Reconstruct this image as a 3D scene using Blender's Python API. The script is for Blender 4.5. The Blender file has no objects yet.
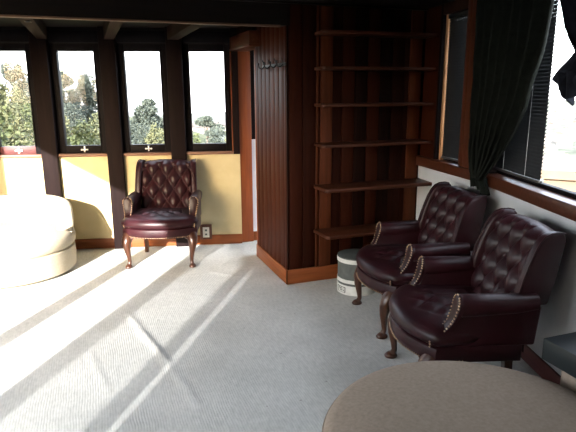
import bpy, bmesh, math, random
from mathutils import Vector, Matrix, noise as mnoise
PI = math.pi
R = math.radians
random.seed(7)
SC = bpy.context.scene
COL = SC.collection

# ------------------------------------------------------------------ materials
def new_mat(name):
    m = bpy.data.materials.new(name); m.use_nodes = True
    nt = m.node_tree
    b = nt.nodes['Principled BSDF']
    return m, nt, b

def texco(nt, scale=(1, 1, 1), rot=(0, 0, 0), kind='Object'):
    tc = nt.nodes.new('ShaderNodeTexCoord'); mp = nt.nodes.new('ShaderNodeMapping')
    mp.inputs['Scale'].default_value = scale; mp.inputs['Rotation'].default_value = rot
    nt.links.new(tc.outputs[kind], mp.inputs['Vector'])
    return mp.outputs['Vector']

def noise(nt, vec, scale, detail=4, rough=.55):
    n = nt.nodes.new('ShaderNodeTexNoise')
    n.inputs['Scale'].default_value = scale; n.inputs['Detail'].default_value = detail
    n.inputs['Roughness'].default_value = rough
    nt.links.new(vec, n.inputs['Vector']); return n.outputs['Fac']

def ramp(nt, fac, stops):
    r = nt.nodes.new('ShaderNodeValToRGB')
    e = r.color_ramp.elements
    while len(e) < len(stops): e.new(.5)
    for i, (p, c) in enumerate(stops):
        e[i].position = p; e[i].color = (*c, 1)
    nt.links.new(fac, r.inputs['Fac']); return r.outputs['Color']

def bump(nt, b, height, strength, dist=.01):
    n = nt.nodes.new('ShaderNodeBump'); n.inputs['Strength'].default_value = strength
    n.inputs['Distance'].default_value = dist
    nt.links.new(height, n.inputs['Height']); nt.links.new(n.outputs['Normal'], b.inputs['Normal'])

def mat_noise(name, c1, c2, scale=8, rough=.6, stretch=(1, 1, 1), bs=.2, bd=.004, spec=.5, detail=5, lo=.3, hi=.7):
    m, nt, b = new_mat(name)
    v = texco(nt, stretch)
    f = noise(nt, v, scale, detail)
    nt.links.new(ramp(nt, f, [(lo, c1), (hi, c2)]), b.inputs['Base Color'])
    b.inputs['Roughness'].default_value = rough
    b.inputs['Specular IOR Level'].default_value = spec
    if bs: bump(nt, b, f, bs, bd)
    return m

def wood(name, dark, light, axis='z', rough=.45, spec=.35, scale=3):
    st = {'x': (1, 14, 14), 'y': (14, 1, 14), 'z': (14, 14, 1)}[axis]
    return mat_noise(name, dark, light, scale, rough, st, .12, .002, spec, 6, .3, .72)

def plank_mat(name, dark, light, width, axis='x', rough=.4, spec=.35, seed=0.):
    """vertical boards: each board gets a tone of its own, grain runs up"""
    m, nt, b = new_mat(name)
    tc = nt.nodes.new('ShaderNodeTexCoord'); sp = nt.nodes.new('ShaderNodeSeparateXYZ')
    nt.links.new(tc.outputs['Object'], sp.inputs[0])
    d = nt.nodes.new('ShaderNodeMath'); d.operation = 'DIVIDE'; d.inputs[1].default_value = width
    nt.links.new(sp.outputs[{'x': 0, 'y': 1}[axis]], d.inputs[0])
    fl = nt.nodes.new('ShaderNodeMath'); fl.operation = 'FLOOR'; nt.links.new(d.outputs[0], fl.inputs[0])
    ad = nt.nodes.new('ShaderNodeMath'); ad.operation = 'ADD'; ad.inputs[1].default_value = seed
    nt.links.new(fl.outputs[0], ad.inputs[0])
    wn = nt.nodes.new('ShaderNodeTexWhiteNoise'); wn.noise_dimensions = '1D'
    nt.links.new(ad.outputs[0], wn.inputs['W'])
    v = texco(nt, (14, 14, 1)); f = noise(nt, v, 3, 6)
    mx = nt.nodes.new('ShaderNodeMath'); mx.operation = 'MULTIPLY_ADD'
    mx.inputs[1].default_value = .55; nt.links.new(wn.outputs['Value'], mx.inputs[0])
    h = nt.nodes.new('ShaderNodeMath'); h.operation = 'MULTIPLY'; h.inputs[1].default_value = .6
    nt.links.new(f, h.inputs[0]); nt.links.new(h.outputs[0], mx.inputs[2])
    nt.links.new(ramp(nt, mx.outputs[0], [(.2, dark), (.8, light)]), b.inputs['Base Color'])
    b.inputs['Roughness'].default_value = rough; b.inputs['Specular IOR Level'].default_value = spec
    bump(nt, b, f, .1, .002)
    return m

def glass_mat(name, tint=(1, 1, 1), gloss=.008):
    m = bpy.data.materials.new(name); m.use_nodes = True; nt = m.node_tree
    nt.nodes.clear()
    o = nt.nodes.new('ShaderNodeOutputMaterial'); mx = nt.nodes.new('ShaderNodeMixShader')
    t = nt.nodes.new('ShaderNodeBsdfTransparent'); t.inputs[0].default_value = (*tint, 1)
    g = nt.nodes.new('ShaderNodeBsdfGlossy'); g.inputs['Roughness'].default_value = .02
    mx.inputs[0].default_value = gloss
    nt.links.new(t.outputs[0], mx.inputs[1]); nt.links.new(g.outputs[0], mx.inputs[2])
    nt.links.new(mx.outputs[0], o.inputs[0]); return m

def carpet_mat():
    m, nt, b = new_mat('ribbed_carpet')
    v = texco(nt)
    sp = nt.nodes.new('ShaderNodeSeparateXYZ'); nt.links.new(v, sp.inputs[0])
    wob = noise(nt, v, 5, 2)
    a = nt.nodes.new('ShaderNodeMath'); a.operation = 'MULTIPLY_ADD'
    a.inputs[1].default_value = .02; nt.links.new(wob, a.inputs[0]); nt.links.new(sp.outputs[0], a.inputs[2])
    s = nt.nodes.new('ShaderNodeMath'); s.operation = 'MULTIPLY'; s.inputs[1].default_value = 2 * PI / .0135
    nt.links.new(a.outputs[0], s.inputs[0])
    si = nt.nodes.new('ShaderNodeMath'); si.operation = 'SINE'; nt.links.new(s.outputs[0], si.inputs[0])
    fine = noise(nt, v, 160, 3, .7); big = noise(nt, v, 2.2, 4)
    knot = noise(nt, texco(nt, (60, 22, 60)), 1, 3, .6)
    base = ramp(nt, big, [(.3, (.58, .585, .56)), (.7, (.71, .71, .68))])
    mx = nt.nodes.new('ShaderNodeMixRGB'); mx.blend_type = 'MULTIPLY'; mx.inputs[0].default_value = .7
    nt.links.new(base, mx.inputs[1]); nt.links.new(ramp(nt, knot, [(.3, (.74, .75, .75)), (.65, (1, 1, 1))]), mx.inputs[2])
    # scattered dark specks
    vo = nt.nodes.new('ShaderNodeTexVoronoi'); vo.inputs['Scale'].default_value = 7
    nt.links.new(v, vo.inputs['Vector'])
    sk = ramp(nt, vo.outputs['Distance'], [(.03, (.45, .44, .42)), (.06, (1, 1, 1))])
    mx2 = nt.nodes.new('ShaderNodeMixRGB'); mx2.blend_type = 'MULTIPLY'; mx2.inputs[0].default_value = .7
    nt.links.new(mx.outputs[0], mx2.inputs[1]); nt.links.new(sk, mx2.inputs[2])
    # one old smear on the pile
    mp = nt.nodes.new('ShaderNodeMapping'); mp.vector_type = 'TEXTURE'
    mp.inputs['Location'].default_value = (-.24, 3.13, 0); mp.inputs['Rotation'].default_value = (0, 0, R(28))
    mp.inputs['Scale'].default_value = (.17, .07, 1)
    nt.links.new(v, mp.inputs['Vector'])
    ln = nt.nodes.new('ShaderNodeVectorMath'); ln.operation = 'LENGTH'; nt.links.new(mp.outputs[0], ln.inputs[0])
    n2 = noise(nt, v, 22, 5, .7)
    ms = nt.nodes.new('ShaderNodeMath'); ms.operation = 'MULTIPLY_ADD'; ms.inputs[1].default_value = 1.8
    nt.links.new(n2, ms.inputs[0]); nt.links.new(ln.outputs['Value'], ms.inputs[2])
    st = ramp(nt, ms.outputs[0], [(.75, (.45, .45, .45)), (1.5, (1, 1, 1))])
    mx3 = nt.nodes.new('ShaderNodeMixRGB'); mx3.blend_type = 'MULTIPLY'; mx3.inputs[0].default_value = .8
    nt.links.new(mx2.outputs[0], mx3.inputs[1]); nt.links.new(st, mx3.inputs[2])
    nt.links.new(mx3.outputs[0], b.inputs['Base Color'])
    b.inputs['Roughness'].default_value = .95; b.inputs['Specular IOR Level'].default_value = .1
    ad = nt.nodes.new('ShaderNodeMath'); ad.operation = 'MULTIPLY_ADD'; ad.inputs[1].default_value = 1.4
    nt.links.new(fine, ad.inputs[0]); nt.links.new(si.outputs[0], ad.inputs[2])
    bump(nt, b, ad.outputs[0], .22, .0025)
    return m

def leather_mat(name, c1, c2, rough):
    m, nt, b = new_mat(name)
    v = texco(nt); f = noise(nt, v, 9, 4); g = noise(nt, v, 180, 3)
    nt.links.new(ramp(nt, f, [(.3, c1), (.7, c2)]), b.inputs['Base Color'])
    b.inputs['Roughness'].default_value = rough; b.inputs['Specular IOR Level'].default_value = .3
    bump(nt, b, g, .15, .002)
    return m

def sheer_mat(name, t):
    m = bpy.data.materials.new(name); m.use_nodes = True; nt = m.node_tree
    b = nt.nodes['Principled BSDF']; b.inputs['Base Color'].default_value = (.3, .3, .3, 1)
    b.inputs['Alpha'].default_value = 1 - t; return m

M = dict(
    carpet=carpet_mat(),
    plaster_yellow=mat_noise('yellow_plaster', (.52, .43, .24), (.58, .49, .29), 6, .8, bs=.05),
    plaster_white=mat_noise('white_plaster', (.55, .57, .59), (.62, .63, .65), 5, .8, bs=.05),
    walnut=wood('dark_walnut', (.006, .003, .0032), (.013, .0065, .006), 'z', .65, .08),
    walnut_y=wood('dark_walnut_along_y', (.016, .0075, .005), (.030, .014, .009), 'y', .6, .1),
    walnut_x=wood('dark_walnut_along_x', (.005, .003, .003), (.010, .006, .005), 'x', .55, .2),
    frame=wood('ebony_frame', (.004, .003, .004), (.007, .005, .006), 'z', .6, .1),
    frame_red=wood('red_wood_and_lit_rail', (.060, .016, .016), (.11, .03, .028), 'x', .5, .3),
    sill=wood('sill_wood', (.15, .075, .05), (.24, .12, .08), 'x', .5, .3),
    redwood=wood('redwood_casing', (.15, .034, .008), (.22, .055, .014), 'z', .45, .3),
    redwood_y=wood('redwood_base_y', (.19, .052, .012), (.30, .092, .026), 'y', .45, .3),
    redwood_x=wood('redwood_base_x', (.15, .040, .010), (.23, .068, .020), 'x', .45, .3),
    sillred=wood('red_sill', (.055, .015, .007), (.095, .028, .013), 'y', .35, .4),
    jamb=wood('lit_jamb', (.42, .20, .09), (.55, .29, .14), 'z', .5, .3),
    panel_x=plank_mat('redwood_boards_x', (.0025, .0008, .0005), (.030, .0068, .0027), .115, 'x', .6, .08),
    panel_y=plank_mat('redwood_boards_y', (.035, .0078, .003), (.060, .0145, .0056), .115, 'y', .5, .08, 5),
    shelf=wood('shelf_board', (.040, .011, .0045), (.07, .020, .0085), 'x', .5, .2),
    cleat=wood('shelf_standard', (.055, .014, .005), (.09, .024, .009), 'z', .55, .15),
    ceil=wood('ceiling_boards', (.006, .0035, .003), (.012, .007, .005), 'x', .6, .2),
    edge_highlight=wood('beam_edge_highlight', (.13, .075, .05), (.20, .12, .08), 'x', .45, .3),
    glass=glass_mat('clear_glass'),
    sun_dimmer=sheer_mat('added_sun_dimmer', .48),
    leather=leather_mat('oxblood_leather', (.015, .0030, .0046), (.029, .0056, .0082), .42),
    brass=mat_noise('nail_brass', (.34, .22, .13), (.46, .32, .20), 30, .35, bs=0),
    leg=wood('chair_leg_wood', (.036, .012, .006), (.066, .023, .011), 'z', .3, .5),
    cream=mat_noise('cream_fabric', (.42, .36, .265), (.47, .41, .31), 60, .9, bs=.2, bd=.002, spec=.1),
    tan=mat_noise('tan_fabric', (.30, .235, .18), (.38, .30, .235), 70, .9, bs=.25, bd=.002, spec=.1),
    slate=mat_noise('slate_lacquer', (.010, .015, .016), (.015, .021, .023), 10, .42, bs=.03),
    drape=mat_noise('dark_green_drape', (.006, .0075, .0058), (.0115, .0135, .011), 25, .85, bs=.2, bd=.003, spec=.1),
    drape2=mat_noise('navy_drape', (.011, .012, .018), (.022, .024, .034), 25, .85, bs=.2, bd=.003, spec=.1),
    blind=mat_noise('black_slats', (.006, .007, .008), (.011, .012, .013), 20, .6, bs=0),
    blindrail=mat_noise('blind_rail', (.05, .05, .05), (.08, .08, .08), 20, .3, bs=0),
    tape=mat_noise('pale_cord', (.5, .5, .48), (.6, .6, .57), 20, .8, bs=0),
    boxgrey=mat_noise('grey_card', (.070, .080, .075), (.10, .11, .104), 30, .7, bs=.05),
    boxwhite=mat_noise('white_card', (.62, .63, .60), (.72, .73, .70), 30, .7, bs=.03),
    ink=mat_noise('label_ink', (.02, .02, .022), (.04, .04, .045), 30, .7, bs=0),
    iron=mat_noise('black_iron', (.008, .008, .010), (.016, .016, .018), 30, .5, bs=.1),
    latch=mat_noise('white_latch', (.75, .75, .74), (.85, .85, .84), 20, .4, bs=0),
    plate=mat_noise('outlet_plate', (.60, .58, .52), (.68, .66, .6), 20, .4, bs=0),
    outletwood=wood('outlet_wood', (.07, .03, .018), (.12, .05, .03), 'z', .5, .3),
    ground=mat_noise('dry_hillside', (.028, .036, .014), (.075, .078, .040), .35, .95, bs=0, spec=.1),
    leaf_a=mat_noise('leaf_green', (.018, .026, .010), (.07, .085, .035), 3, .7, bs=0, spec=.2),
    leaf_b=mat_noise('leaf_olive', (.025, .032, .015), (.10, .105, .055), 3, .7, bs=0, spec=.2),
    leaf_c=mat_noise('leaf_dusty', (.018, .025, .021), (.060, .074, .062), 3, .7, bs=0, spec=.2),
    bark=mat_noise('bark', (.06, .045, .035), (.13, .10, .08), 12, .9, (1, 1, .2), bs=.3, bd=.02),
    house=mat_noise('house_stucco', (.13, .13, .125), (.17, .168, .16), 2, .9, bs=0),
    house_beige=mat_noise('beige_stucco', (.085, .062, .042), (.105, .078, .055), 2, .9, bs=0),
    roof=mat_noise('house_roof', (.05, .045, .042), (.09, .08, .072), 3, .9, bs=0),
    hwin=mat_noise('house_window', (.05, .06, .07), (.09, .10, .11), 3, .2, bs=0),
    city=mat_noise('valley_floor', (.045, .055, .038), (.125, .125, .11), .06, .95, bs=0, spec=.1),
)

# ------------------------------------------------------------------ mesh helpers
def finish(name, bm, mat, parent=None, sharp=40, smooth=True):
    bmesh.ops.recalc_face_normals(bm, faces=bm.faces)
    me = bpy.data.meshes.new(name); bm.to_mesh(me); bm.free()
    mats = mat if isinstance(mat, (list, tuple)) else [mat]
    for m in mats: me.materials.append(m)
    if smooth:
        for p in me.polygons: p.use_smooth = True
        me.set_sharp_from_angle(angle=R(sharp))
    o = bpy.data.objects.new(name, me); COL.objects.link(o)
    if parent: o.parent = parent
    return o

def box(bm, x0, x1, y0, y1, z0, z1, bev=0, mtx=None, seg=2):
    b2 = bmesh.new()
    bmesh.ops.create_cube(b2, size=1)
    for v in b2.verts:
        v.co = Vector(((x0 + x1) / 2 + v.co.x * (x1 - x0), (y0 + y1) / 2 + v.co.y * (y1 - y0), (z0 + z1) / 2 + v.co.z * (z1 - z0)))
    if bev: bmesh.ops.bevel(b2, geom=b2.edges[:], offset=bev, segments=seg, affect='EDGES', profile=.5)
    merge(bm, b2, mtx)

def merge(bm, b2, mtx=None, mi=None):
    if mtx is not None: bmesh.ops.transform(b2, matrix=mtx, verts=b2.verts)
    mp = {}
    for v in b2.verts: mp[v] = bm.verts.new(v.co)
    for f in b2.faces:
        try:
            nf = bm.faces.new([mp[v] for v in f.verts]); nf.material_index = f.material_index if mi is None else mi
        except ValueError: pass
    b2.free()

def rings(bm, loops, cap0=True, cap1=True, closed=True):
    vs = [[bm.verts.new(p) for p in L] for L in loops]
    n = len(vs[0])
    for a, b in zip(vs[:-1], vs[1:]):
        for i in range(n if closed else n - 1):
            j = (i + 1) % n
            bm.faces.new((a[i], a[j], b[j], b[i]))
    if cap0: bm.faces.new(list(reversed(vs[0])))
    if cap1: bm.faces.new(vs[-1])
    return vs

def lathe(bm, prof, n=48, c=(0, 0), cap0=True, cap1=True):
    rings(bm, [[(c[0] + r * math.cos(2 * PI * i / n), c[1] + r * math.sin(2 * PI * i / n), z) for i in range(n)] for r, z in prof], cap0, cap1)

def tube(bm, pts, rad, n=8, cap=True, squash=None):
    pts = [Vector(p) for p in pts]
    if not isinstance(rad, (list, tuple)): rad = [rad] * len(pts)
    loops = []; up = None
    for i, p in enumerate(pts):
        t = (pts[min(i + 1, len(pts) - 1)] - pts[max(i - 1, 0)]).normalized()
        if up is None:
            up = Vector((0, 0, 1)) if abs(t.z) < .9 else Vector((0, 1, 0))
        a = t.cross(up).normalized(); b = a.cross(t).normalized(); up = b
        loops.append([p + rad[i] * (math.cos(2 * PI * k / n) * a + math.sin(2 * PI * k / n) * b) for k in range(n)])
    rings(bm, loops, cap, cap)

def prism(bm, poly, z0, z1, bev=0):
    """plan polygon extruded upward"""
    b2 = bmesh.new()
    rings(b2, [[(x, y, z0) for x, y in poly], [(x, y, z1) for x, y in poly]])
    bmesh.ops.recalc_face_normals(b2, faces=b2.faces)
    if bev: bmesh.ops.bevel(b2, geom=b2.edges[:], offset=bev, segments=2, affect='EDGES', profile=.5)
    merge(bm, b2)

def side_prism(bm, poly, x0, x1, bev=0, seg=3, mtx=None):
    """(y,z) polygon extruded along x"""
    b2 = bmesh.new()
    rings(b2, [[(x0, y, z) for y, z in poly], [(x1, y, z) for y, z in poly]])
    bmesh.ops.recalc_face_normals(b2, faces=b2.faces)
    if bev: bmesh.ops.bevel(b2, geom=b2.edges[:], offset=bev, segments=seg, affect='EDGES', profile=.5)
    merge(bm, b2, mtx)

def ball(bm, c, r, u=6, v=4):
    b2 = bmesh.new(); bmesh.ops.create_uvsphere(b2, u_segments=u, v_segments=v, radius=r)
    merge(bm, b2, Matrix.Translation(c))

def grid(bm, fn, nu, nv):
    vs = [[bm.verts.new(fn(i / nu, j / nv)) for i in range(nu + 1)] for j in range(nv + 1)]
    for j in range(nv):
        for i in range(nu):
            bm.faces.new((vs[j][i], vs[j][i + 1], vs[j + 1][i + 1], vs[j + 1][i]))
    return vs

def empty(name, label, cat, loc=(0, 0, 0), rz=0, group=None):
    o = bpy.data.objects.new(name, None); COL.objects.link(o)
    o.empty_display_size = .1
    o.location = loc; o.rotation_euler = (0, 0, rz)
    return tag(o, label, cat, group)

def tag(o, label, cat, group=None, kind=None):
    o['label'] = label; o['category'] = cat
    if group: o['group'] = group
    if kind: o['kind'] = kind
    return o

def struct(o, label=None):
    o['kind'] = 'structure'
    if label: o['label'] = label
    return o

def sobj(name, fn, mat, parent=None, **k):
    bm = bmesh.new(); fn(bm)
    o = finish(name, bm, mat, parent, **k)
    if parent is None: struct(o)
    return o

def copy_tree(o, parent=None):
    c = o.copy(); COL.objects.link(c)
    if parent: c.parent = parent
    for ch in list(o.children): copy_tree(ch, c)
    return c

_trim = [0]
def trim(fn, mat, label=None):
    _trim[0] += 1
    o = sobj('trim_%d' % _trim[0], fn, mat)
    if label: o['label'] = label
    return o

# local frames: along (t), inward (off), z
class Frame:
    def __init__(s, p0, p1):
        s.p = Vector((p0[0], p0[1], 0)); d = Vector((p1[0] - p0[0], p1[1] - p0[1], 0)); s.L = d.length
        s.d = d.normalized(); n = Vector((s.d.y, -s.d.x, 0))
        s.n = n
    def flip(s): s.n = -s.n; return s
    def P(s, t, off, z): q = s.p + s.d * t + s.n * off; return Vector((q.x, q.y, z))
    def mtx(s):
        m = Matrix.Identity(4)
        for i in range(3):
            m[i][0] = s.d[i]; m[i][1] = s.n[i]; m[i][2] = (0, 0, 1)[i]; m[i][3] = s.p[i]
        return m
    def obj(s, o): o.matrix_world = s.mtx(); return o

# ------------------------------------------------------------------ room shell
XL = -2.3            # left wall
YS = 4.07            # shelf wall / header beam plane
XP = 1.475            # partition plane
BW = Frame((-.24, 5.84), (1.43, 5.44))          # bay window wall, inward = toward camera
RA = Frame((2.71, 4.07), (2.60, 3.12))          # right wall, far facet
RB = Frame((2.60, 3.12), (2.33, 2.17))          # right wall, near facet
for f in (RA, RB):
    if f.n.x > 0: f.flip()
if BW.n.y > 0: BW.flip()
RBE = RB.P(1.75, 0, 0)                           # end of the near facet
RCY = -1.6

def floor_fn(bm):
    wr = [[(.16, 3.90), (.30, 3.21), (.42, 2.55)], [(-.11, 3.35), (-.03, 2.87)], [(.63, 3.23), (.74, 2.88)],
          [(.97, 3.80), (1.10, 3.62)], [(.21, 3.58), (.33, 3.08)], [(.95, 4.6), (1.2, 4.35)], [(.62, 4.15), (.9, 3.9)], [(1.28, 5.0), (1.05, 4.75)]]
    amp = [.010, .006, .005, .004, .008, .005, .003, .005]
    def dist(p, a, b):
        ax, ay = a; bx, by = b; dx, dy = bx - ax, by - ay; L = dx * dx + dy * dy
        t = max(0, min(1, ((p[0] - ax) * dx + (p[1] - ay) * dy) / L))
        return math.hypot(p[0] - ax - t * dx, p[1] - ay - t * dy)
    def h(x, y):
        z = .0022 * mnoise.noise((x * 2.2, y * 2.2, 0)) - .0022
        for pl, a in zip(wr, amp):
            d = min(dist((x, y), pl[i], pl[i + 1]) for i in range(len(pl) - 1)) + .012 * mnoise.noise((x * 7, y * 7, 3))
            z += a * math.exp(-(d / .019) ** 2)
        return z
    x0, x1, y0, y1 = -1.3, 2.05, 1.6, 6.2
    nx, ny = 168, 230
    grid(bm, lambda u, v: (x0 + u * (x1 - x0), y0 + v * (y1 - y0), h(x0 + u * (x1 - x0), y0 + v * (y1 - y0)) if 0 < u < 1 and 0 < v < 1 else -.002), nx, ny)
    for a, b, c, d in ((XL, x0, -1.6, 6.5), (x1, 3.0, -1.6, 6.2), (x0, x1, -1.6, y0), (x0, x1, y1, 6.5)):
        q = [bm.verts.new(p) for p in ((a, c, -.002), (b, c, -.002), (b, d, -.002), (a, d, -.002))]; bm.faces.new(q)
    box(bm, XL, 3.0, -1.6, 6.5, -.25, -.02)
sobj('floor', floor_fn, M['carpet'], sharp=70)

# ceiling over the room (boards end at the beam) and over the bay
ev = .25
def ceil_fn(bm):
    prism(bm, [(XL - .1, RCY - .1), (RBE.x + ev, RCY - .1), (RBE.x + ev, RBE.y), (2.60 + ev, 3.12), (2.71 + ev, 4.25), (XL - .1, 4.25)], 2.252, 2.40)
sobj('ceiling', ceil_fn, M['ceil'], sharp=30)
def ceil2_fn(bm):
    e0 = BW.P(-2.25, -.2, 0); e1 = BW.P(1.75, -.2, 0)
    prism(bm, [(XL - .1, 4.25), (3.0, 4.25), (3.0, 5.75), (e1.x, e1.y), (e0.x - .1, e0.y)], 2.20, 2.40)
sobj('ceiling_bay', ceil2_fn, M['ceil'])

# header beam across the mouth of the bay, pale lower strip paints in bounced light
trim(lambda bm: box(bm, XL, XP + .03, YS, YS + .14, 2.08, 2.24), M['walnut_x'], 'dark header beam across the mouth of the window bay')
trim(lambda bm: box(bm, XL, XP - .05, YS - .012, YS + .03, 2.068, 2.082, .004), M['edge_highlight'])
trim(lambda bm: box(bm, XL, 2.76, YS - .022, YS + .02, 2.237, 2.253, .004), M['walnut_x'])
# rafters in the bay
for i, (xa, w) in enumerate(((-.345, .092), (.25, .092), (.835, .105))):
    yb = 5.84 - .24 * (xa + .24) - .02
    trim(lambda bm: box(bm, xa - w / 2, xa + w / 2, YS + .14, yb, 2.082, 2.20, .004), M['walnut_y'], 'rafter over the window bay')
def ring_fn(bm):
    b2 = bmesh.new(); n = 20
    vs = []
    for i in range(n):
        a = 2 * PI * i / n
        for j in range(8):
            b = 2 * PI * j / 8; r = .02 + .004 * math.cos(b)
            vs.append(b2.verts.new((r * math.cos(a), r * math.sin(a), .004 * math.sin(b))))
    for i in range(n):
        for j in range(8):
            b2.faces.new((vs[i * 8 + j], vs[((i + 1) % n) * 8 + j], vs[((i + 1) % n) * 8 + (j + 1) % 8], vs[i * 8 + (j + 1) % 8]))
    merge(bm, b2)
o = sobj('hook_ring', ring_fn, M['iron'], parent=None); o.location = (-.335, 4.36, 2.0775)
del o['kind']; tag(o, 'small iron ring hanging under the leftmost rafter', 'ring')

# bay window wall -----------------------------------------------------------
S0, S1 = -2.16, 1.74
def bwo(name_fn, mat, **k):
    return name_fn
def bw_struct(name, fn, mat, label=None):
    o = sobj(name, fn, mat); BW.obj(o)
    if label: o['label'] = label
    return o
bw_struct('wall_back', lambda bm: box(bm, S0, S1, -.12, 0, -.02, .965), M['plaster_yellow'], 'yellow plaster wall below the bay windows')
bw_struct('wall_back_upper', lambda bm: box(bm, S0, S1, -.12, -.02, 2.045, 2.30), M['walnut_x'])
bw_struct('baseboard_back', lambda bm: box(bm, S0, S1, 0, .014, 0, .105, .004), M['redwood_x'])
win_c = [-1.085, -.455, .175, .805, 1.43]
post_c = [-1.4, -.77, -.14, .49, 1.12]
for c in post_c:
    _trim[0] += 1
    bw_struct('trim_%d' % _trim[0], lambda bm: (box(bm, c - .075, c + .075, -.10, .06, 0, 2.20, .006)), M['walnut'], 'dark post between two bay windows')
_trim[0] += 1
bw_struct('trim_%d' % _trim[0], lambda bm: box(bm, 1.672, 1.74, -.10, .02, .96, 2.20, .004), M['walnut'])
for i, c in enumerate(win_c):
    a, b = c - .24, c + .24
    if i: a = post_c[i] + .07
    if i < 4: b = post_c[i + 1] - .07
    else: b = 1.675
    g0, g1 = c - .17, c + .17
    _trim[0] += 1
    bw_struct('trim_%d' % _trim[0], lambda bm: box(bm, a, b, -.11, .03, .962, .992, .005), M['sill'], 'wooden sill under a bay window')
    w = bpy.data.objects.new('window_%d' % (i + 1), None); COL.objects.link(w); BW.obj(w); struct(w)
    def frm(bm):
        box(bm, a, g0, -.08, -.02, .992, 2.05, .004); box(bm, g1, b, -.08, -.02, .992, 2.05, .004)
        box(bm, g0, g1, -.08, -.02, 1.98, 2.05, .004)
        # inner casement line
        box(bm, g0 - .012, g0, -.02, -.008, 1.07, 1.98, .003); box(bm, g1, g1 + .012, -.02, -.008, 1.07, 1.98, .003)
        box(bm, a + .01, b - .01, -.03, -.005, 2.06, 2.17, .006)
    f = finish('window_frame', (lambda bm: (frm(bm), bm)[1])(bmesh.new()), M['frame'], w)
    rl = bmesh.new(); box(rl, g0, g1, -.08, -.02, .992, 1.07, .004)
    finish('bottom_rail', rl, M['frame_red'] if i < 2 else M['frame'], w)  # leftmost rails coloured redder and lighter to paint in light on them
    gl = bmesh.new(); box(gl, g0 - .005, g1 + .005, -.056, -.052, 1.065, 1.985)
    finish('window_pane', gl, M['glass'], w)
    if i in (1, 2, 3):
        lb = bmesh.new()
        box(lb, c - .028 + .01, c + .028 + .01, -.02, -.008, 1.022, 1.036, .004)
        box(lb, c + .003, c + .017, -.02, -.006, 1.003, 1.058, .004)
        for q in (-.028, .028):
            ball(lb, (c + .01 + q, -.012, 1.029), .0095, 8, 6)
        ball(lb, (c + .01, -.012, 1.056), .009, 8, 6)
        finish('window_latch', lb, M['latch'], w)

# partition with doorway between bay and corridor -----------------------------
def boards(bm, a0, a1, place, z0, z1, w=.115, gap=.004, bev=.004, th=.02):
    t = a0; k = math.floor(a0 / w)
    while t < a1 - 1e-4:
        e = min((math.floor(t / w + 1e-6) + 1) * w, a1)
        place(bm, t + gap / 2, e - gap / 2, z0, z1, bev, th); t = e
def part_fn(bm):
    boards(bm, YS + .02, 4.91, lambda bm, t, e, z0, z1, bv, th: box(bm, XP, XP + th, t, e, z0, z1, bv), .11, 2.22)
    box(bm, XP + .012, XP + .10, YS + .03, 4.92, 0, 2.22)
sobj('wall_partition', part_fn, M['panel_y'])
trim(lambda bm: box(bm, XP - .004, XP + .03, 4.90, 4.935, 0, 2.2, .004), M['redwood'])
trim(lambda bm: box(bm, XP - .014, XP + .004, YS - .014, 4.935, 0, .125, .004), M['redwood_y'], 'redwood baseboard along the panelled partition')
# shelf wall
def shelfwall_fn(bm):
    boards(bm, XP, 2.735, lambda bm, t, e, z0, z1, bv, th: box(bm, t, e, YS, YS + th, z0, z1, bv), .11, 2.25)
    box(bm, XP + .02, 2.76, YS + .015, YS + .13, 0, 2.25)
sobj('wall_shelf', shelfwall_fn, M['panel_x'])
trim(lambda bm: box(bm, XP - .014, 2.715, YS - .014, YS + .004, 0, .125, .004), M['redwood_x'], 'redwood baseboard along the shelf wall')
# doorway casing
trim(lambda bm: box(bm, 1.380, 1.588, 5.455, 5.535, 0, 2.0, .005), M['redwood'], 'redwood far jamb of the doorway')
trim(lambda bm: box(bm, 1.480, 1.58, 4.936, 4.96, 0, 2.0, .004), M['redwood'])
trim(lambda bm: (box(bm, 1.385, 1.56, 4.78, 5.60, 2.0, 2.115, .005), box(bm, 1.378, 1.56, 4.77, 5.61, 1.982, 2.002, .004)), M['sillred'], 'redwood header over the doorway')
trim(lambda bm: box(bm, 1.44, 1.55, 4.86, 5.6, 2.10, 2.22), M['walnut_y'])
# corridor behind
sobj('wall_corridor', lambda bm: box(bm, 1.50, 2.95, 5.50, 5.6, 0, 1.10), M['plaster_white'])
sobj('wall_corridor_upper', lambda bm: box(bm, 1.50, 2.95, 5.50, 5.6, 1.10, 2.22), M['walnut'])
sobj('baseboard_corridor', lambda bm: box(bm, 1.551, 2.95, 5.485, 5.50, 0, .10, .003), M['redwood_x'])

# coat rack: iron bar with upturned hooks on the partition
cr = empty('coat_rack', 'black iron coat rack with hooks on the panelled partition beside the doorway', 'coat rack', (XP, 4.36, 1.80))
bm = bmesh.new(); box(bm, -.012, -.001, -.30, .30, -.012, .012, .004); finish('rack_bar', bm, M['iron'], cr)
for k in range(4):
    bm = bmesh.new(); y = -.24 + .16 * k
    tube(bm, [(-.01, y, 0), (-.035, y, -.022), (-.058, y, -.012), (-.064, y, .015)], [.006, .006, .005, .006], 8)
    ball(bm, (-.064, y, .02), .009, 8, 6)
    tube(bm, [(-.008, y, .008), (-.02, y, .03), (-.03, y, .052)], [.006, .005, .004], 8)
    finish('hook', bm, M['iron'], cr)

# outlet box on the back baseboard
oc = empty('wall_outlet', 'white electrical outlet in a dark wood box at the baseboard right of the chair', 'outlet')
BW.obj(oc); s = 1.36
bm = bmesh.new(); box(bm, s - .062, s + .062, .0145, .028, .06, .225, .004); finish('outlet_box', bm, M['outletwood'], oc)
bm = bmesh.new(); box(bm, s - .034, s + .034, .028, .033, .085, .195, .002); finish('cover_plate', bm, M['plate'], oc)
for zc in (.118, .163):
    bm = bmesh.new()
    box(bm, s - .011, s + .011, .033, .0345, zc - .010, zc + .010, .001)
    o = finish('socket', bm, M['boxgrey'], oc)

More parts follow.
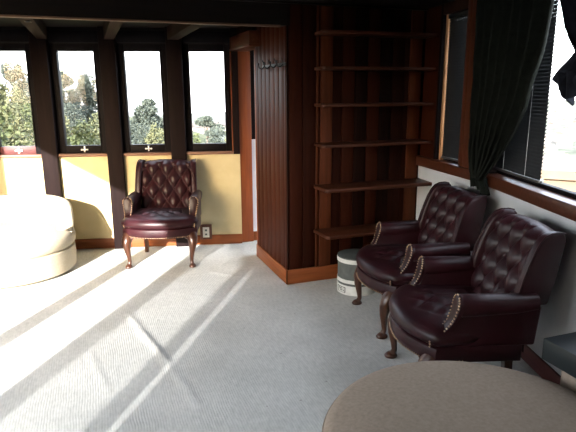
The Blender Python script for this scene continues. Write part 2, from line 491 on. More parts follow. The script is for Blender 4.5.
# right wall ---------------------------------------------------------------
def fr_struct(F, name, fn, mat, label=None):
    o = sobj(name, fn, mat); F.obj(o)
    if label: o['label'] = label
    return o
ZS0, ZS1 = .955, 1.035
fr_struct(RA, 'wall_right_far', lambda bm: box(bm, -.02, RA.L, -.12, 0, 0, ZS0 + .01), M['plaster_white'], 'white plaster wall under the far right window')
fr_struct(RB, 'wall_right', lambda bm: box(bm, -.005, 1.75, -.12, 0, 0, ZS0 + .01), M['plaster_white'], 'white plaster wall under the large right window')
fr_struct(RA, 'baseboard_right_far', lambda bm: box(bm, .015, RA.L - .003, 0, .015, 0, .10, .004), M['frame_red'])
fr_struct(RB, 'baseboard_right', lambda bm: box(bm, .004, 1.74, 0, .015, 0, .10, .004), M['frame_red'])
def nxt(): _trim[0] += 1; return 'trim_%d' % _trim[0]
fr_struct(RA, nxt(), lambda bm: box(bm, .0, RA.L + .01, -.13, .035, ZS0, ZS1, .006), M['sillred'], 'red wood sill under the far right window')
fr_struct(RB, nxt(), lambda bm: box(bm, -.005, 1.75, -.13, .035, ZS0, ZS1, .006), M['sillred'], 'red wood sill under the large right window')
# far window surround
fr_struct(RA, 'wall_right_far_panel', lambda bm: box(bm, -.02, .255, -.10, -.01, ZS1, 2.25), M['panel_y'])
fr_struct(RA, nxt(), lambda bm: box(bm, .255, .29, -.10, .0, ZS1, 2.25, .003), M['frame'])
fr_struct(RA, nxt(), lambda bm: box(bm, .29, .315, -.10, -.03, ZS1, 2.19, .003), M['jamb'])  # pale colour paints in daylight leaking past the blind
fr_struct(RA, nxt(), lambda bm: box(bm, .29, .70, -.10, .0, 2.17, 2.25, .003), M['walnut_y'])
fr_struct(RA, nxt(), lambda bm: (box(bm, .665, .735, -.10, .012, ZS1, 2.25, .004), box(bm, .745, .86, -.10, .028, ZS1, 2.25, .006)), M['sillred'], 'red wood post right of the far window')
fr_struct(RA, nxt(), lambda bm: box(bm, .86, RA.L + .03, -.10, -.005, ZS1, 2.25), M['walnut'])
fr_struct(RB, nxt(), lambda bm: box(bm, -.04, .13, -.10, -.005, ZS1, 2.25), M['walnut'])
fr_struct(RB, nxt(), lambda bm: box(bm, .13, 1.75, -.10, .0, 2.19, 2.25, .003), M['walnut_y'])
fr_struct(RB, nxt(), lambda bm: box(bm, 1.62, 1.75, -.10, .0, ZS1, 2.19, .003), M['walnut'])
for F, a, b, nm in ((RA, .315, .665, 'window_6'), (RB, .13, 1.62, 'window_7')):
    w = bpy.data.objects.new(nm, None); COL.objects.link(w); F.obj(w); struct(w)
    bm = bmesh.new()
    box(bm, a, b, -.10, -.06, ZS1, ZS1 + .025, .003); box(bm, a, b, -.10, -.06, 2.15, 2.18, .003)
    box(bm, a, a + .02, -.10, -.06, ZS1, 2.16, .003); box(bm, b - .02, b, -.10, -.06, ZS1, 2.16, .003)
    finish('window_frame', bm, M['frame'], w)
    bm = bmesh.new(); box(bm, a + .01, b - .01, -.082, -.078, ZS1 + .015, 2.16); finish('window_pane', bm, M['glass'], w)
# the rest of the right wall, the rear wall and the left wall with its tall openings
sobj('wall_right_near', lambda bm: box(bm, RBE.x - .01, RBE.x + .12, RCY, RBE.y, 0, 2.25), M['plaster_white'])
sobj('wall_rear', lambda bm: box(bm, XL, RBE.x + .1, RCY - .12, RCY, 0, 2.25), M['walnut'])
def left_fn(bm):
    e = 6.35
    box(bm, XL - .12, XL, RCY, e, 0, .88)
    box(bm, XL - .025, XL, RCY, e, 2.17, 2.30)
    for a, b in ((RCY, -1.165), (-1.108, -.89), (-.02, .265), (1.02, 1.27), (3.65, e)):
        box(bm, XL - .025, XL, a, b, .87, 2.18)
sobj('wall_left', left_fn, M['walnut'])
for i, (a, b, m) in enumerate(((-.89, -.02, 'sun_dimmer'), (.265, 1.02, 'glass'), (1.27, 3.65, 'glass'))):  # first pane is an added, unseen sheet that dims one sun strip
    sobj('window_%d' % (8 + i), lambda bm: box(bm, XL - .015, XL - .012, a, b, .88, 2.17), M[m])

# ------------------------------------------------------------------ built-in shelving
sh = empty('wall_shelving', 'built-in open redwood shelving of six boards on the panelled wall', 'shelving', (1.7, YS, 0))
def loc(x, y, z): return (x - 1.7, y - YS, z)
wallx = lambda y: 2.71 - .1158 * (YS - y)
for z, t, xl, xf, yf in ((.435, .026, 1.70, 1.715, 3.79), (.812, .028, 1.70, 1.705, 3.80), (1.162, .022, 1.70, 1.685, 3.83), (1.474, .022, 1.70, 1.68, 3.83), (1.752, .022, 1.70, 1.68, 3.83), (2.014, .022, 1.70, 1.68, 3.83)):
    bm = bmesh.new()
    poly = [loc(xl, YS - .018, 0)[:2], loc(xf, yf + .02, 0)[:2], loc(xf + .02, yf, 0)[:2], loc(wallx(yf) - .004, yf, 0)[:2], loc(wallx(YS) - .004, YS - .018, 0)[:2]]
    prism(bm, poly, z, z + t, .004); finish('shelf', bm, M['shelf'], sh)
for a, b in ((1.725, 1.740), (1.758, 1.862), (2.572, 2.685)):
    bm = bmesh.new(); x0 = a - 1.7; x1 = b - 1.7
    box(bm, x0, x1, -.017, -.0005, .127, 2.235, .004); finish('upright', bm, M['cleat'], sh)

# ------------------------------------------------------------------ wing chair
def chair():
    root = empty('wing_chair', '', 'armchair')
    L = M['leather']
    def outline(inset, n=28):
        pts = []
        hw = .338 - inset
        for i in range(n + 1):
            u = -1 + 2 * i / n
            y = -.272 - .130 * (1 - abs(u) ** 2.3) + inset
            pts.append((hw * u, y))
        pts += [(.335 - inset, -.20), (.285 - inset, .165 - inset), (-.285 + inset, .165 - inset), (-.335 + inset, -.20)]
        return pts
    bm = bmesh.new()
    rings(bm, [[(x, y, z) for x, y in outline(i)] for i, z in ((.03, .285), (.008, .288), (0, .30), (-.006, .335), (0, .368), (.01, .376), (.05, .378))])
    finish('seat_base', bm, L, root)
    # cushion: tufted, bow fronted
    bm = bmesh.new()
    def tuft(a, b, p=.42):
        return (abs(math.sin(PI * a)) * abs(math.sin(PI * b)) + 1e-6) ** p
    lv = [(.045, .374), (.012, .376), (-.008, .395), (-.012, .42), (-.004, .443), (.015, .460), (.04, .470), (.07, .476)]
    loops = [[(x, y, z) for x, y in outline(i)] for i, z in lv]
    for k in range(1, 16):                           # crown, closing toward the middle
        s = 1 - k / 15.5
        base = outline(.07); cy = -.12
        lp = []
        for x, y in base:
            X, Y = x * s, cy + (y - cy) * s
            t = tuft((X / .15 + Y / .15) / 1 + .5, (X / .15 - Y / .15) + .5)
            edge = min(1, (1 - s) * 3.0)
            lp.append((X, Y, .476 + .028 * (1 - s * s) - .020 * (1 - t) * edge))
        loops.append(lp)
    rings(bm, loops)
    finish('seat_cushion', bm, L, root, sharp=80)
    # back
    zb, zt = .40, .925
    def back_y(z): return .105 + (z - zb) / (zt - zb) * .165
    def top(u): return zt + .020 * math.cos(u * PI / 2) - .02 * abs(u) ** 6
    hw = lambda v: .258 + .008 * v
    def front(u, v):
        U = 2 * u - 1; z = zb + v * (top(U) - zb); x = U * hw(v)
        e = min(1 - abs(U), 1) * hw(v); ez = (1 - v) * .56
        rec = 0
        for q, rr in ((e, .03), (ez, .055)):
            if q < rr: rec += rr * (1 - math.sqrt(max(0, 1 - (1 - q / rr) ** 2)))
        a = x / .140 + (z - .545) / .21; b = x / .140 - (z - .545) / .21
        fade = min(1, e / .03) * min(1, ez / .06)
        p = .046 * (tuft(a * 1, b * 1, .45)) * fade
        return (x, back_y(z) - p + rec, z - (rec * .3 if ez < .055 else 0))
    nu, nv = 72, 72
    bm = bmesh.new(); g = grid(bm, front, nu, nv)
    def rear(u, v):
        U = 2 * u - 1; z = .29 + v * (top(U) - .03 - .29); 
        return (U * (hw(v) - .01), back_y(max(z, zb)) + .105 - .012 * v, z)
    g2 = grid(bm, rear, nu, 6)
    bm2 = g[0] + [r[-1] for r in g[1:]] + list(reversed(g[-1][:-1])) + [r[0] for r in reversed(g[1:-1])]
    # sew the rim: sides via interpolation loops
    def sew(A, B):
        n = min(len(A), len(B))
        for i in range(len(A) - 1):
            j0 = round(i * (len(B) - 1) / (len(A) - 1)); j1 = round((i + 1) * (len(B) - 1) / (len(A) - 1))
            vs = [A[i], A[i + 1], B[j1]] + ([B[j0]] if j0 != j1 else [])
            try: bm.faces.new(vs)
            except ValueError: pass
    sew(g[-1], g2[-1]); sew(g[0], g2[0])
    sew([r[0] for r in g], [r[0] for r in g2]); sew([r[-1] for r in g], [r[-1] for r in g2])
    finish('backrest', bm, L, root, sharp=80)
    for i in range(-4, 5):
        for j in range(-4, 8):
            x = (i + j) / 2 * .140; z = .545 + (i - j) / 2 * .21
            if abs(x) < .235 and .47 < z < .915 and (i + j) % 1 == 0:
                bm = bmesh.new(); ball(bm, (x, back_y(z) - .004, z), .0085, 8, 5); finish('tufting_button', bm, L, root)
    for sx in (-1, 1):
        # wing
        bm = bmesh.new()
        prof = [(.22, .56), (.115, .57), (.122, .63), (.140, .70), (.163, .77), (.187, .835), (.210, .88), (.235, .910), (.268, .926), (.310, .930), (.342, .922), (.356, .89), (.325, .70), (.29, .56)]
        mt = Matrix.Translation((sx * .256, .20, 0)) @ Matrix.Rotation(R(-8 * sx) * -1, 4, 'Z') @ Matrix.Translation((0, -.20, 0))
        side_prism(bm, prof, -.014 if sx > 0 else -.038, .038 if sx > 0 else .014, .016, 3, mt)
        w = finish('wing', bm, L, root, sharp=50)
        bm = bmesh.new()
        tube(bm, [mt @ Vector((sx * .036, y, z)) for y, z in prof[1:11]], .005, 6)
        finish('piping', bm, L, w)
        # arm
        bm = bmesh.new()
        path = [(-.280, .372), (-.284, .402), (-.252, .425), (-.217, .452), (-.188, .492), (-.170, .54), (-.163, .585), (-.160, .612)]
        poly = path + [(.20, .612), (.24, .57), (.22, .372)]
        xa, xb = (.262, .328) if sx > 0 else (-.328, -.262)
        side_prism(bm, poly, xa, xb, .012, 3)
        n = 20; rp = []
        cx = sx * .304
        for (y, r, z) in ((-.158, .030, .580), (-.166, .050, .580), (-.152, .057, .580), (-.05, .055, .582), (.12, .050, .586), (.22, .040, .592)):
            rp.append([(cx + r * math.cos(2 * PI * k / n), y, z + r * math.sin(2 * PI * k / n)) for k in range(n)])
        rings(bm, rp)
        box(bm, min(sx * .262, sx * .328), max(sx * .262, sx * .328), -.262, .16, .288, .376, .008)
        arm = finish('armrest', bm, L, root, sharp=55)
        # scroll facing panel with nails
        st = [(-.296, .378, .030, .298), (-.298, .404, .031, .298), (-.264, .430, .032, .298), (-.229, .458, .033, .299), (-.201, .497, .037, .301), (-.184, .543, .044, .304), (-.176, .580, .049, .306), (-.171, .608, .046, .306), (-.168, .627, .031, .306), (-.1665, .637, .013, .306)]
        bm = bmesh.new(); lp = []; nails = bmesh.new()
        for k, (y, z, hw_, xc) in enumerate(st):
            lp.append([(sx * xc - hw_, y + .018, z - .004), (sx * xc - hw_, y, z), (sx * xc - hw_ + .008, y - .004, z + .001), (sx * xc + hw_ - .008, y - .004, z + .001), (sx * xc + hw_, y, z), (sx * xc + hw_, y + .018, z - .004)])
        rings(bm, lp)
        fp = finish('scroll_panel', bm, L, arm, sharp=50)
        for sd in (-1, 1):
            pts = [Vector((sx * xc + sd * (hw_ - .007), y - .005, z)) for y, z, hw_, xc in st]
            ball(nails, pts[-1], .0042, 6, 4)
            for p, q in zip(pts[:-1], pts[1:]):
                Ls = (q - p).length; k = max(1, round(Ls / .016))
                for m_ in range(k): ball(nails, p.lerp(q, m_ / k), .0052, 6, 4)
        finish('nailhead_trim', nails, M['brass'], arm)
    bm = bmesh.new(); ol = outline(-.002)
    edge = [Vector((-.335, -.20, 0))] + [Vector((x, y, 0)) for x, y in ol[:29]] + [Vector((.335, -.20, 0)), Vector((.287, .165, 0))]
    edge = [Vector((-.287, .165, 0))] + edge
    carry = 0
    for p, q in zip(edge[:-1], edge[1:]):
        Ls = (q - p).length; t = carry
        while t < Ls:
            c = p.lerp(q, t / Ls); ball(bm, (c.x, c.y, .298), .0042, 6, 4); t += .016
        carry = t - Ls
    finish('nailhead_trim', bm, M['brass'], root)
    for sx in (-1, 1):
        bm = bmesh.new()
        tube(bm, [(sx * .290, -.272, .30), (sx * .300, -.305, .265), (sx * .304, -.325, .225), (sx * .297, -.330, .165), (sx * .288, -.322, .10), (sx * .285, -.318, .055), (sx * .290, -.328, .03)],
             [.050, .047, .039, .028, .020, .0165, .019], 14)
        b2 = bmesh.new(); lathe(b2, [(.022, 0), (.031, .004), (.034, .013), (.028, .024), (.016, .036)], 14)
        bmesh.ops.scale(b2, vec=(1, 1.2, 1), verts=b2.verts)
        merge(bm, b2, Matrix.Translation((sx * .294, -.336, 0)))
        # carved bracket at the knee
        tube(bm, [(sx * .30, -.30, .27), (sx * .262, -.312, .277), (sx * .232, -.325, .288)], [.026, .018, .006], 8)
        finish('leg', bm, M['leg'], root, sharp=60)
        bm = bmesh.new()
        lp = []
        for x, y, z, h in ((.225, .135, .30, .022), (.228, .14, .18, .020), (.232, .165, .06, .018), (.235, .178, 0, .017)):
            lp.append([(sx * x + a * h, y + b * h, z) for a, b in ((-1, -1), (1, -1), (1, 1), (-1, 1))])
        rings(bm, lp); finish('leg', bm, M['leg'], root)
    return root

def rz_facing(fx, fy): return math.atan2(fx, -fy)     # local front is -Y
ch = chair()
def place(o, cx, cy, fx, fy, label):
    l = math.hypot(fx, fy); fx, fy = fx / l, fy / l
    # (cx,cy) = midpoint of front feet, local (0,-.336)
    o.location = (cx - fx * .336, cy - fy * .336, 0); o.rotation_euler = (0, 0, rz_facing(fx, fy))
    o['label'] = label; o['group'] = 'oxblood wing chairs'
ch2, ch3 = copy_tree(ch), copy_tree(ch)
place(ch, .524, 4.905, -.305, -.952, 'oxblood tufted leather wing chair in sunlight under the bay windows')
place(ch2, 1.765, 3.18, -.98, .19, 'oxblood leather wing chair at the right wall beside the grey hat box')
place(ch3, 1.54, 2.36, -.954, .30, 'oxblood leather wing chair at the right wall nearest the tan ottoman')

# ------------------------------------------------------------------ round settee, ottoman, table, box
st = empty('round_settee', 'round cream upholstered settee with curved low back in the sunny left corner', 'sofa', (-.765, 5.305, 0))
RS = .555
bm = bmesh.new(); lathe(bm, [(RS - .05, .012), (RS - .02, .014), (RS, .03), (RS + .005, .12), (RS, .215), (RS - .012, .226), (RS - .05, .23)], 64); finish('base', bm, M['cream'], st)
bm = bmesh.new(); lathe(bm, [(RS - .05, .228), (RS - .015, .23), (RS + .006, .25), (RS + .012, .29), (RS + .004, .33), (RS - .02, .352), (RS - .08, .366), (RS - .25, .378), (.02, .382)], 64); finish('seat_cushion', bm, M['cream'], st)
bm = bmesh.new(); lps = []
a0, a1 = R(-12), R(192)
for k in range(49):
    a = a0 + (a1 - a0) * k / 48; e = min(k, 48 - k) / 6; hz = .605 if e >= 1 else .40 + .205 * math.sin(e * PI / 2)
    hz += .015 * math.sin(PI * k / 48)
    c, s_ = math.cos(a), math.sin(a)
    pr_ = [(RS - .005, .34), (RS + .008, .42), (RS + .006, hz - .05), (RS - .012, hz - .015), (RS - .045, hz), (RS - .08, hz - .012), (RS - .10, hz - .045), (RS - .125, .42), (RS - .13, .355)]
    lps.append([(r * c, r * s_, min(z, hz)) for r, z in pr_])
rings(bm, lps); finish('backrest', bm, M['cream'], st, sharp=60)

ot = empty('round_ottoman', 'large round tan fabric ottoman in the foreground', 'ottoman', (1.213, 1.335, 0))
bm = bmesh.new(); lathe(bm, [(0.522, .05), (0.547, .06), (0.557, .10), (0.557, .27), (0.547, .285), (.45, .29)], 72); finish('base', bm, M['tan'], ot)
bm = bmesh.new(); lathe(bm, [(.45, .286), (0.554, .29), (0.567, .305), (0.570, .35), (0.567, .384), (0.554, .410), (0.522, .424), (0.342, .434), (.10, .437), (.01, .437)], 96); finish('top_cushion', bm, M['tan'], ot, sharp=70)
bm = bmesh.new()
tube(bm, [(.565 * math.cos(2 * PI * i / 96), .565 * math.sin(2 * PI * i / 96), .388) for i in range(97)], .004, 6); finish('piping', bm, M['tan'], ot)
for k in range(4):
    a = R(45 + 90 * k); bm = bmesh.new()
    box(bm, .38 * math.cos(a) - .03, .38 * math.cos(a) + .03, .38 * math.sin(a) - .03, .38 * math.sin(a) + .03, 0, .056, .005); finish('foot', bm, M['leg'], ot)

tb = empty('side_table', 'low beige side table with a thick dark slate top at the right edge', 'table', (1.955, 1.36, 0))
bm = bmesh.new(); box(bm, -.18, .17, -.30, .29, .452, .55, .004); finish('table_top', bm, M['slate'], tb)
bm = bmesh.new(); box(bm, -.135, .16, -.29, .235, 0, .451, .03, seg=4); finish('table_base', bm, M['tan'], tb)

hb = empty('hat_box', 'round grey box with white bands standing on the carpet below the shelves', 'box', (1.955, 3.745, 0))
rb = .156
bm = bmesh.new(); lathe(bm, [(rb - .01, .001), (rb, .003), (rb, .075), (rb - .002, .08), (.02, .08)], 48); finish('box_base', bm, M['boxwhite'], hb)
bm = bmesh.new(); lathe(bm, [(rb - .002, .078), (rb - .003, .082), (rb - .003, .30), (rb - .02, .30)], 48); finish('box_body', bm, M['boxgrey'], hb)
bm = bmesh.new(); lathe(bm, [(rb - .01, .098), (rb + .001, .10), (rb + .001, .128), (rb - .01, .13)], 48, cap0=False, cap1=False); finish('white_band', bm, M['boxwhite'], hb)
bm = bmesh.new(); lathe(bm, [(rb - .01, .262), (rb + .002, .264), (rb + .004, .290), (rb + .002, .296), (rb - .01, .298)], 48); finish('white_band', bm, M['boxwhite'], hb)
bm = bmesh.new(); lathe(bm, [(rb - .012, .296), (rb + .001, .298), (rb, .306), (rb - .012, .310), (.02, .314)], 48); finish('box_lid', bm, M['boxgrey'], hb)
# printed label on the base: dark frame with smudged dark marks
lab = bmesh.new()
def patch(bm, a0, a1, z0, z1, r):
    n = 6; v = [[bm.verts.new((rr * math.cos(a0 + (a1 - a0) * i / n), rr * math.sin(a0 + (a1 - a0) * i / n), z)) for i in range(n + 1)] for z in (z0, z1) for rr in (r,)]
    for i in range(n): bm.faces.new((v[0][i], v[0][i + 1], v[1][i + 1], v[1][i]))
A0, A1 = R(174), R(210)
rr = rb + .0012
patch(lab, A0, A1, .060, .066, rr); patch(lab, A0, A1, .018, .021, rr)
patch(lab, A0, A0 + .05, .018, .066, rr); patch(lab, A1 - .05, A1, .018, .066, rr)
for a, w, z0, z1 in ((.13, .03, .03, .054), (.16, .10, .048, .054), (.27, .03, .03, .054), (.30, .07, .03, .036), (.30, .07, .048, .054), (.36, .03, .03, .054), (.46, .09, .03, .036), (.46, .03, .036, .054)):
    patch(lab, A0 + a, A0 + a + w, z0, z1, rr)
o = finish('printed_label', lab, M['ink'], hb); o['label'] = 'small dark printed label'

# ------------------------------------------------------------------ curtains and blinds
def interp(tab, x):
    if x <= tab[0][0]: return tab[0][1]
    for (a, b), (c, d) in zip(tab[:-1], tab[1:]):
        if x <= c: return b + (d - b) * (x - a) / (c - a)
    return tab[-1][1]
def curtain(name, F, zs, left, right, nf, off, amp, mat, label, gather=.0):
    """left/right: tables z -> position along the wall"""
    bm = bmesh.new(); nu, nv = 90, 60
    z0, z1 = zs
    lt = sorted(left); rt = sorted(right)
    def fn(u, v):
        z = z0 + v * (z1 - z0); a = interp(lt, z); b = interp(rt, z); w = b - a
        wob = .12 * mnoise.noise((u * 5, z * 1.5, 2.3))
        ph = 2 * PI * nf * (u + .06 * wob)
        A = amp * min(1, .35 + w)
        t = a + u * w + .012 * math.sin(ph * 1.0 + 1.3)
        q = off + A * math.sin(ph) + .012 * mnoise.noise((u * 9, z * 4, 9.1))
        return F.P(t, max(q, .014), z)
    grid(bm, fn, nu, nv)
    o = finish(name, bm, mat, sharp=180)
    so = o.modifiers.new('s', 'SOLIDIFY'); so.thickness = .004
    return tag(o, label, 'curtain')
c1 = curtain('curtain', RB, (1.00, 2.205),
             [(1.00, .10), (1.03, .06), (1.20, .015), (1.7, .0), (2.205, -.01)],
             [(1.00, .20), (1.03, .235), (1.16, .39), (1.30, .53), (1.51, .69), (1.8, .80), (2.04, .86), (2.235, .885)],
             7, .085, .038, M['drape'], 'dark green drape gathered to the left of the large right window')
bm = bmesh.new()
def tail(u, v):
    z = 1.015 - v * .085; w = .16 + .06 * v
    return RB.P(.05 + .02 * v + u * w, max(.05, .075 + .03 * math.sin(2 * PI * 4 * u)), z + .02 * math.sin(u * 5) * v)
grid(bm, tail, 40, 8)
o = finish('curtain_tail', bm, M['drape'], c1, sharp=180)
so = o.modifiers.new('s', 'SOLIDIFY'); so.thickness = .004
bm = bmesh.new(); tube(bm, [RB.P(-.02, .09, 2.222), RB.P(1.6, .09, 2.222)], .010, 12)
o = finish('curtain_rod', bm, M['iron']); tag(o, 'black curtain rod over the large right window', 'curtain rod')

c2 = curtain('curtain', RB, (1.60, 2.205),
             [(1.60, 1.20), (1.70, 1.19), (1.78, 1.15), (1.89, 1.04), (2.03, .972), (2.235, .955)],
             [(1.60, 1.42), (2.235, 1.60)], 6, .085, .03, M['drape2'], 'dark drape knotted up at the right edge of the large right window')
bm = bmesh.new()
def rag(u, v):
    pts = [(1.21, 1.765), (1.14, 1.725), (1.02, 1.65)]
    z = 1.78 - v * (.13 + .05 * math.sin(u * 7)) - .03 * v * u
    t = 1.20 - .185 * v + u * (.10 + .12 * v)
    return RB.P(t, .085 + .035 * math.sin(2 * PI * 2.2 * u + 2 * v), z)
grid(bm, rag, 40, 20)
def rag2(u, v):
    z = 1.68 - v * (.07 + .10 * max(0, 1 - abs(u - .38) * 2.2)) - .012 * math.sin(u * 11) * v
    t = 1.065 + .05 * v + u * (.19 - .06 * v)
    return RB.P(t, .10 + .03 * math.sin(2 * PI * 2.0 * u + 1), z)
grid(bm, rag2, 40, 16)
o = finish('curtain_knot', bm, M['drape2'], c2, sharp=180)
so = o.modifiers.new('s', 'SOLIDIFY'); so.thickness = .005

def blind(F, a, b, off, z0, z1, label, tapes, pitch=.021, tilt=-66):
    root = empty('venetian_blind', label, 'blind', group='black venetian blinds'); F.obj(root)
    bm = bmesh.new(); z = z0 + .03
    while z < z1 - .03:
        mt = Matrix.Translation((0, off, z)) @ Matrix.Rotation(R(tilt), 4, 'X')
        b2 = bmesh.new()
        rings(b2, [[(x, -.0125, -.0005), (x, 0, .0016), (x, .0125, -.0005), (x, .0125, -.0011), (x, 0, .001), (x, -.0125, -.0011)] for x in (a, b)])
        merge(bm, b2, mt); z += pitch
    finish('slats', bm, M['blind'], root)
    bm = bmesh.new(); box(bm, a, b, off - .013, off + .013, z0, z0 + .018, .003); finish('bottom_rail', bm, M['blindrail'], root)
    bm = bmesh.new(); box(bm, a, b, off - .018, off + .018, z1 - .03, z1, .003); finish('head_rail', bm, M['blind'], root)
    for t in tapes:
        bm = bmesh.new(); tube(bm, [(t, off + .0145, z0 + .018), (t, off + .0145, z1 - .03)], .0016, 5); finish('ladder_cord', bm, M['tape'], root)
blind(RA, .325, .655, -.045, 1.05, 2.165, 'black venetian blind lowered over the narrow far right window', [])
blind(RB, .14, .725, -.04, 1.065, 2.185, 'black venetian blind covering the left half of the large right window', [.28, .565])

# ------------------------------------------------------------------ camera
cd = bpy.data.cameras.new('camera'); cam = bpy.data.objects.new('camera', cd); COL.objects.link(cam)
cd.sensor_width = 36; cd.lens = 540 / 576 * 36; cd.clip_start = .05; cd.clip_end = 5000
yaw, pit, rol = R(20.0), R(13.1), R(-.29)
fw = Vector((math.sin(yaw) * math.cos(pit), math.cos(yaw) * math.cos(pit), -math.sin(pit)))
r0 = Vector((math.cos(yaw), -math.sin(yaw), 0)); u0 = r0.cross(fw)
r2 = math.cos(rol) * r0 + math.sin(rol) * u0; u2 = -math.sin(rol) * r0 + math.cos(rol) * u0
mw = Matrix.Identity(4)
for i in range(3):
    mw[i][0] = r2[i]; mw[i][1] = u2[i]; mw[i][2] = -fw[i]; mw[i][3] = (0, 0, 1.6)[i]
cam.matrix_world = mw
SC.camera = cam

# ------------------------------------------------------------------ outside
def terr(x, y):
    D = math.hypot(x, y); az = math.degrees(math.atan2(x, y))
    w = max(0, min(1, (az + 10) / 42))
    hill = -2.4 + .062 * (min(D, 55) - 8) - max(0, D - 55) * .045
    val = -3.2 - .22 * (min(D, 150) - 8) - .02 * max(0, min(D, 700) - 150)
    if az < -60 or az > 120: w = 1
    k = w ** 2.2
    return hill * (1 - k) + val * k + .25 * mnoise.noise((x * .12, y * .12, 0)) * min(1, D / 20)
def terrain_fn(bm):
    rad = [0, 5, 7, 9, 12, 16, 20, 25, 30, 36, 43, 52, 64, 80, 100, 130, 170, 230, 320, 450, 650, 1000, 1600, 2600]
    na = 120
    vs = []
    for r in rad:
        vs.append([bm.verts.new((r * math.sin(2 * PI * i / na), r * math.cos(2 * PI * i / na), (terr(r * math.sin(2 * PI * i / na), r * math.cos(2 * PI * i / na)) if r > 6 else -3.2))) for i in range(na)] if r else [bm.verts.new((0, 0, -3.2))])
    for i in range(na): bm.faces.new((vs[0][0], vs[1][i], vs[1][(i + 1) % na]))
    for a, b in zip(vs[1:-1], vs[2:]):
        for i in range(na):
            j = (i + 1) % na; f = bm.faces.new((a[i], a[j], b[j], b[i]))
            c = f.calc_center_median(); az = math.degrees(math.atan2(c.x, c.y))
            f.material_index = 1 if (c.length > 60 and az > 5) or c.length > 140 else 0
bm = bmesh.new(); terrain_fn(bm)
struct(finish('ground', bm, [M['ground'], M['city']], sharp=180), 'hillside and valley outside the windows')

def pt(px, D):                    # direction of an image column at distance D
    az = R(20) + math.atan((px - 288) / 540)
    return D * math.sin(az), D * math.cos(az)
def elev_z(py, D, px=288):           # height seen at an image row, at ground distance D
    v = fw + r2 * ((px - 288) / 540) - u2 * ((py - 216) / 540)
    return 1.6 + D * v.z / math.hypot(v.x, v.y)

def tree(kind, px, D, ptop, rx, cat, label, leafm, n, leaf=.16, zb=None, group='trees and shrubs outside the bay windows', lumps=9):
    x, y = pt(px, D); g = terr(x, y) - .05
    zt = elev_z(ptop, D, px); H = max(zt - g, .8)
    root = empty(kind, label, cat, (x, y, g), group=group)
    rnd = random.Random(int(px * 31 + D * 7)); n = int(n * 2.6); leaf = leaf * .52
    cb = H * (.25 if kind == 'tree' else .02)
    bm = bmesh.new()
    cs = []
    for k in range(lumps):
        f = rnd.random(); zz = cb + (H - cb) * (.15 + .72 * f); ww = rx * (.75 if f < .6 else .75 * (1.25 - f)); a = rnd.random() * 2 * PI
        cs.append((ww * math.cos(a) * rnd.random() ** .5, ww * math.sin(a) * rnd.random() ** .5, zz, (H - cb) * (.13 + .10 * rnd.random()), rx * (.32 + .2 * rnd.random())))
    cs.append((0, 0, H - (H - cb) * .14, (H - cb) * .14, rx * .35))
    for k in range(n):
        cx, cy, cz, rz_, rw = rnd.choice(cs)
        d = Vector((rnd.gauss(0, 1), rnd.gauss(0, 1), rnd.gauss(0, 1))).normalized() * (.55 + .45 * rnd.random())
        p = Vector((cx + d.x * rw, cy + d.y * rw, cz + d.z * rz_))
        u = Vector((rnd.gauss(0, 1), rnd.gauss(0, 1), rnd.gauss(0, 1))).normalized(); w_ = u.cross(Vector((rnd.gauss(0, 1), rnd.gauss(0, 1), rnd.gauss(0, 1)))).normalized()
        s = leaf * (.6 + .8 * rnd.random())
        v = [bm.verts.new(p + q) for q in (u * s, w_ * s * .5, -u * s, -w_ * s * .5)]; bm.faces.new(v)
    finish('foliage', bm, leafm, root, smooth=False)
    bm = bmesh.new()
    tube(bm, [(0, 0, 0), (.05 * rx, 0, H * .35), (0, .04 * rx, H * .75)], [.06 * rx + .03, .045 * rx + .02, .015 * rx], 8)
    for c in cs[:5]:
        tube(bm, [(0, 0, max(.05, c[2] * .45)), (c[0] * .5, c[1] * .5, c[2] * .75), (c[0], c[1], c[2])], [.03 * rx, .02 * rx, .008 * rx], 6)
    finish('trunk', bm, M['bark'], root)
    return root
T = M
tree('tree', 22, 26, 60, 1.35, 'tree', 'tall dusty-green tree seen through the leftmost window', T['leaf_c'], 2600, .13)
tree('tree', 5, 22, 80, 1.2, 'tree', 'olive tree at the left edge of the leftmost window', T['leaf_b'], 1800, .13)
tree('tree', 69, 30, 70, 1.1, 'tree', 'dark bushy tree at the left of the second window', T['leaf_c'], 2200, .14)
tree('tree', 91, 32, 77, 1.0, 'tree', 'round dark tree at the right of the second window', T['leaf_c'], 2000, .14)
tree('tree', 152, 34, 98, 1.2, 'tree', 'low spreading tree at the right of the third window', T['leaf_c'], 2200, .15)
tree('tree', 208, 46, 116, 1.5, 'tree', 'small dark tree on the ridge in the fourth window', T['leaf_c'], 1600, .17)
shr = [(12, 13.5, 98, .8, 'leaf_b', 'pale olive shrub low in the leftmost window'), (35, 17, 102, .9, 'leaf_a', 'green shrub at the right of the leftmost window'), (-10, 10, 95, .8, 'leaf_a', 'green shrub at the left edge of the leftmost window'),
       (66, 15, 112, .5, 'leaf_b', 'olive shrub at the lower left of the second window'), (84, 10, 120, .6, 'leaf_a', 'green shrub low in the middle of the second window'), (104, 16, 110, .7, 'leaf_b', 'olive shrub at the lower right of the second window'),
       (126, 19, 116, .8, 'leaf_c', 'dusty shrub at the lower left of the third window'), (158, 15, 124, .8, 'leaf_b', 'olive shrub at the lower right of the third window'), (141, 24, 122, 1.0, 'leaf_c', 'dusty shrub below the spreading tree in the third window'),
       (194, 16, 130, .75, 'leaf_a', 'green shrub at the lower left of the fourth window'), (215, 20, 128, .8, 'leaf_c', 'dusty shrub at the lower right of the fourth window'), (232, 26, 124, .9, 'leaf_b', 'olive shrub at the right edge of the fourth window'),
       (22, 20, 84, .9, 'leaf_b', 'pale shrub under the tall tree in the leftmost window'), (74, 24, 100, .9, 'leaf_c', 'dusty shrub under the dark trees in the second window')]
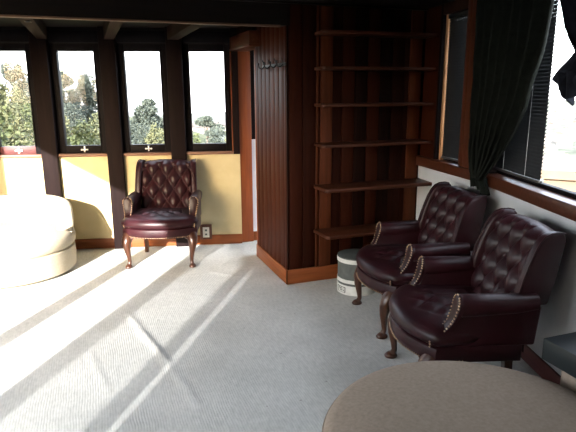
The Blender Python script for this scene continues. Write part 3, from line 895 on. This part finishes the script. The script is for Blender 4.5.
for px, D, ptop, rx, lm, lb in shr:
    tree('shrub', px, D, ptop, rx, 'shrub', lb, M[lm], 1500, .085, lumps=12)

def house(px, D, w, d, h, label, wall='house', zb=None, rot=0, roof='gable', group=None, detail=True, name='house'):
    x, y = pt(px, D); g = terr(x, y) - .6 if zb is None else zb
    r = empty(name, label, 'house', (x, y, g), R(rot), group)
    bm = bmesh.new(); box(bm, -w / 2, w / 2, -d / 2, d / 2, 0, h); finish('walls', bm, M[wall], r)
    bm = bmesh.new()
    if roof == 'gable':
        side = [(-d / 2 - .3, h - .05), (0, h + d * .28), (d / 2 + .3, h - .05)]
        side_prism(bm, side, -w / 2 - .3, w / 2 + .3)
    else:
        box(bm, -w / 2 - .15, w / 2 + .15, -d / 2 - .15, d / 2 + .15, h, h + .18)
    finish('roof', bm, M['roof'] if roof == 'gable' else M['house_beige'], r)
    if detail:
        for k in (-1, 1):
            bm = bmesh.new(); box(bm, k * w / 4 - .45, k * w / 4 + .45, -d / 2 - .03, -d / 2 + .01, h * .4, h * .75); finish('window', bm, M['hwin'], r)
    return r
g1 = 'houses on the hillside outside the bay windows'
house(79, 90, 3.4, 3, 2.0, 'white house between the two dark trees in the second window', zb=elev_z(118, 90, 79), rot=-12, group=g1)
house(130, 95, 2.4, 2.4, 1.6, 'white house at the left of the third window', zb=elev_z(131, 95, 130), rot=-5, group=g1)
house(201, 120, 2.6, 3, 1.6, 'white house left of the small dark tree in the fourth window', zb=elev_z(134, 120, 201), rot=12, group=g1)
house(218, 130, 3, 3, 1.6, 'white house right of the small dark tree in the fourth window', zb=elev_z(132, 130, 218), rot=20, group=g1)
# beige flat-roofed neighbour below the large right window
nb = house(624, 14, 3.0, 2.6, 3.0, 'beige flat-roofed house just below the large right window', 'house_beige', zb=elev_z(163, 14, 570) - 3.18, rot=-47, roof='flat')
# town in the valley
rnd = random.Random(3)
put = []
for k in range(400):
    if len(put) > 85: break
    px = 520 + rnd.random() * 130; D = 300 + 1000 * rnd.random() ** 1.3
    q = pt(px, D)
    if any(math.hypot(q[0] - a, q[1] - b) < 19 for a, b in put): continue
    put.append(q)
    house(px, D, 8 + 6 * rnd.random(), 7 + 4 * rnd.random(), 3.5 + 3 * rnd.random(), 'small pale house in the hazy valley town seen through the large right window', 'house', rot=rnd.random() * 90, group='pale houses in the valley town', detail=False)

# ------------------------------------------------------------------ light and camera
w = bpy.data.worlds.new('sky'); SC.world = w; w.use_nodes = True
nt = w.node_tree; bg = nt.nodes['Background']
sky = nt.nodes.new('ShaderNodeTexSky'); sky.sky_type = 'NISHITA'; sky.sun_disc = False
sky.sun_elevation = R(18); sky.sun_rotation = R(212.5); sky.air_density = 1.0; sky.dust_density = 4.0; sky.ozone_density = 1
mix = nt.nodes.new('ShaderNodeMixRGB'); mix.inputs[0].default_value = .45; mix.inputs[2].default_value = (5.5, 5.7, 6.0, 1)
nt.links.new(sky.outputs[0], mix.inputs[1]); nt.links.new(mix.outputs[0], bg.inputs[0]); bg.inputs[1].default_value = .8
sd = bpy.data.lights.new('sun', 'SUN'); sd.energy = 10.0; sd.angle = R(.6); sd.color = (1, .98, .95)
so = bpy.data.objects.new('sun', sd); COL.objects.link(so)
d = Vector((math.sin(R(32.5)) * math.cos(R(18)), math.cos(R(32.5)) * math.cos(R(18)), -math.sin(R(18))))
so.rotation_euler = d.to_track_quat('-Z', 'Y').to_euler(); so.location = (-8, -10, 8)

SC.view_settings.view_transform = 'Standard'; SC.view_settings.look = 'None'
SC.view_settings.gamma = 1; SC.view_settings.use_curve_mapping = False
SC.view_settings.exposure = 1.35
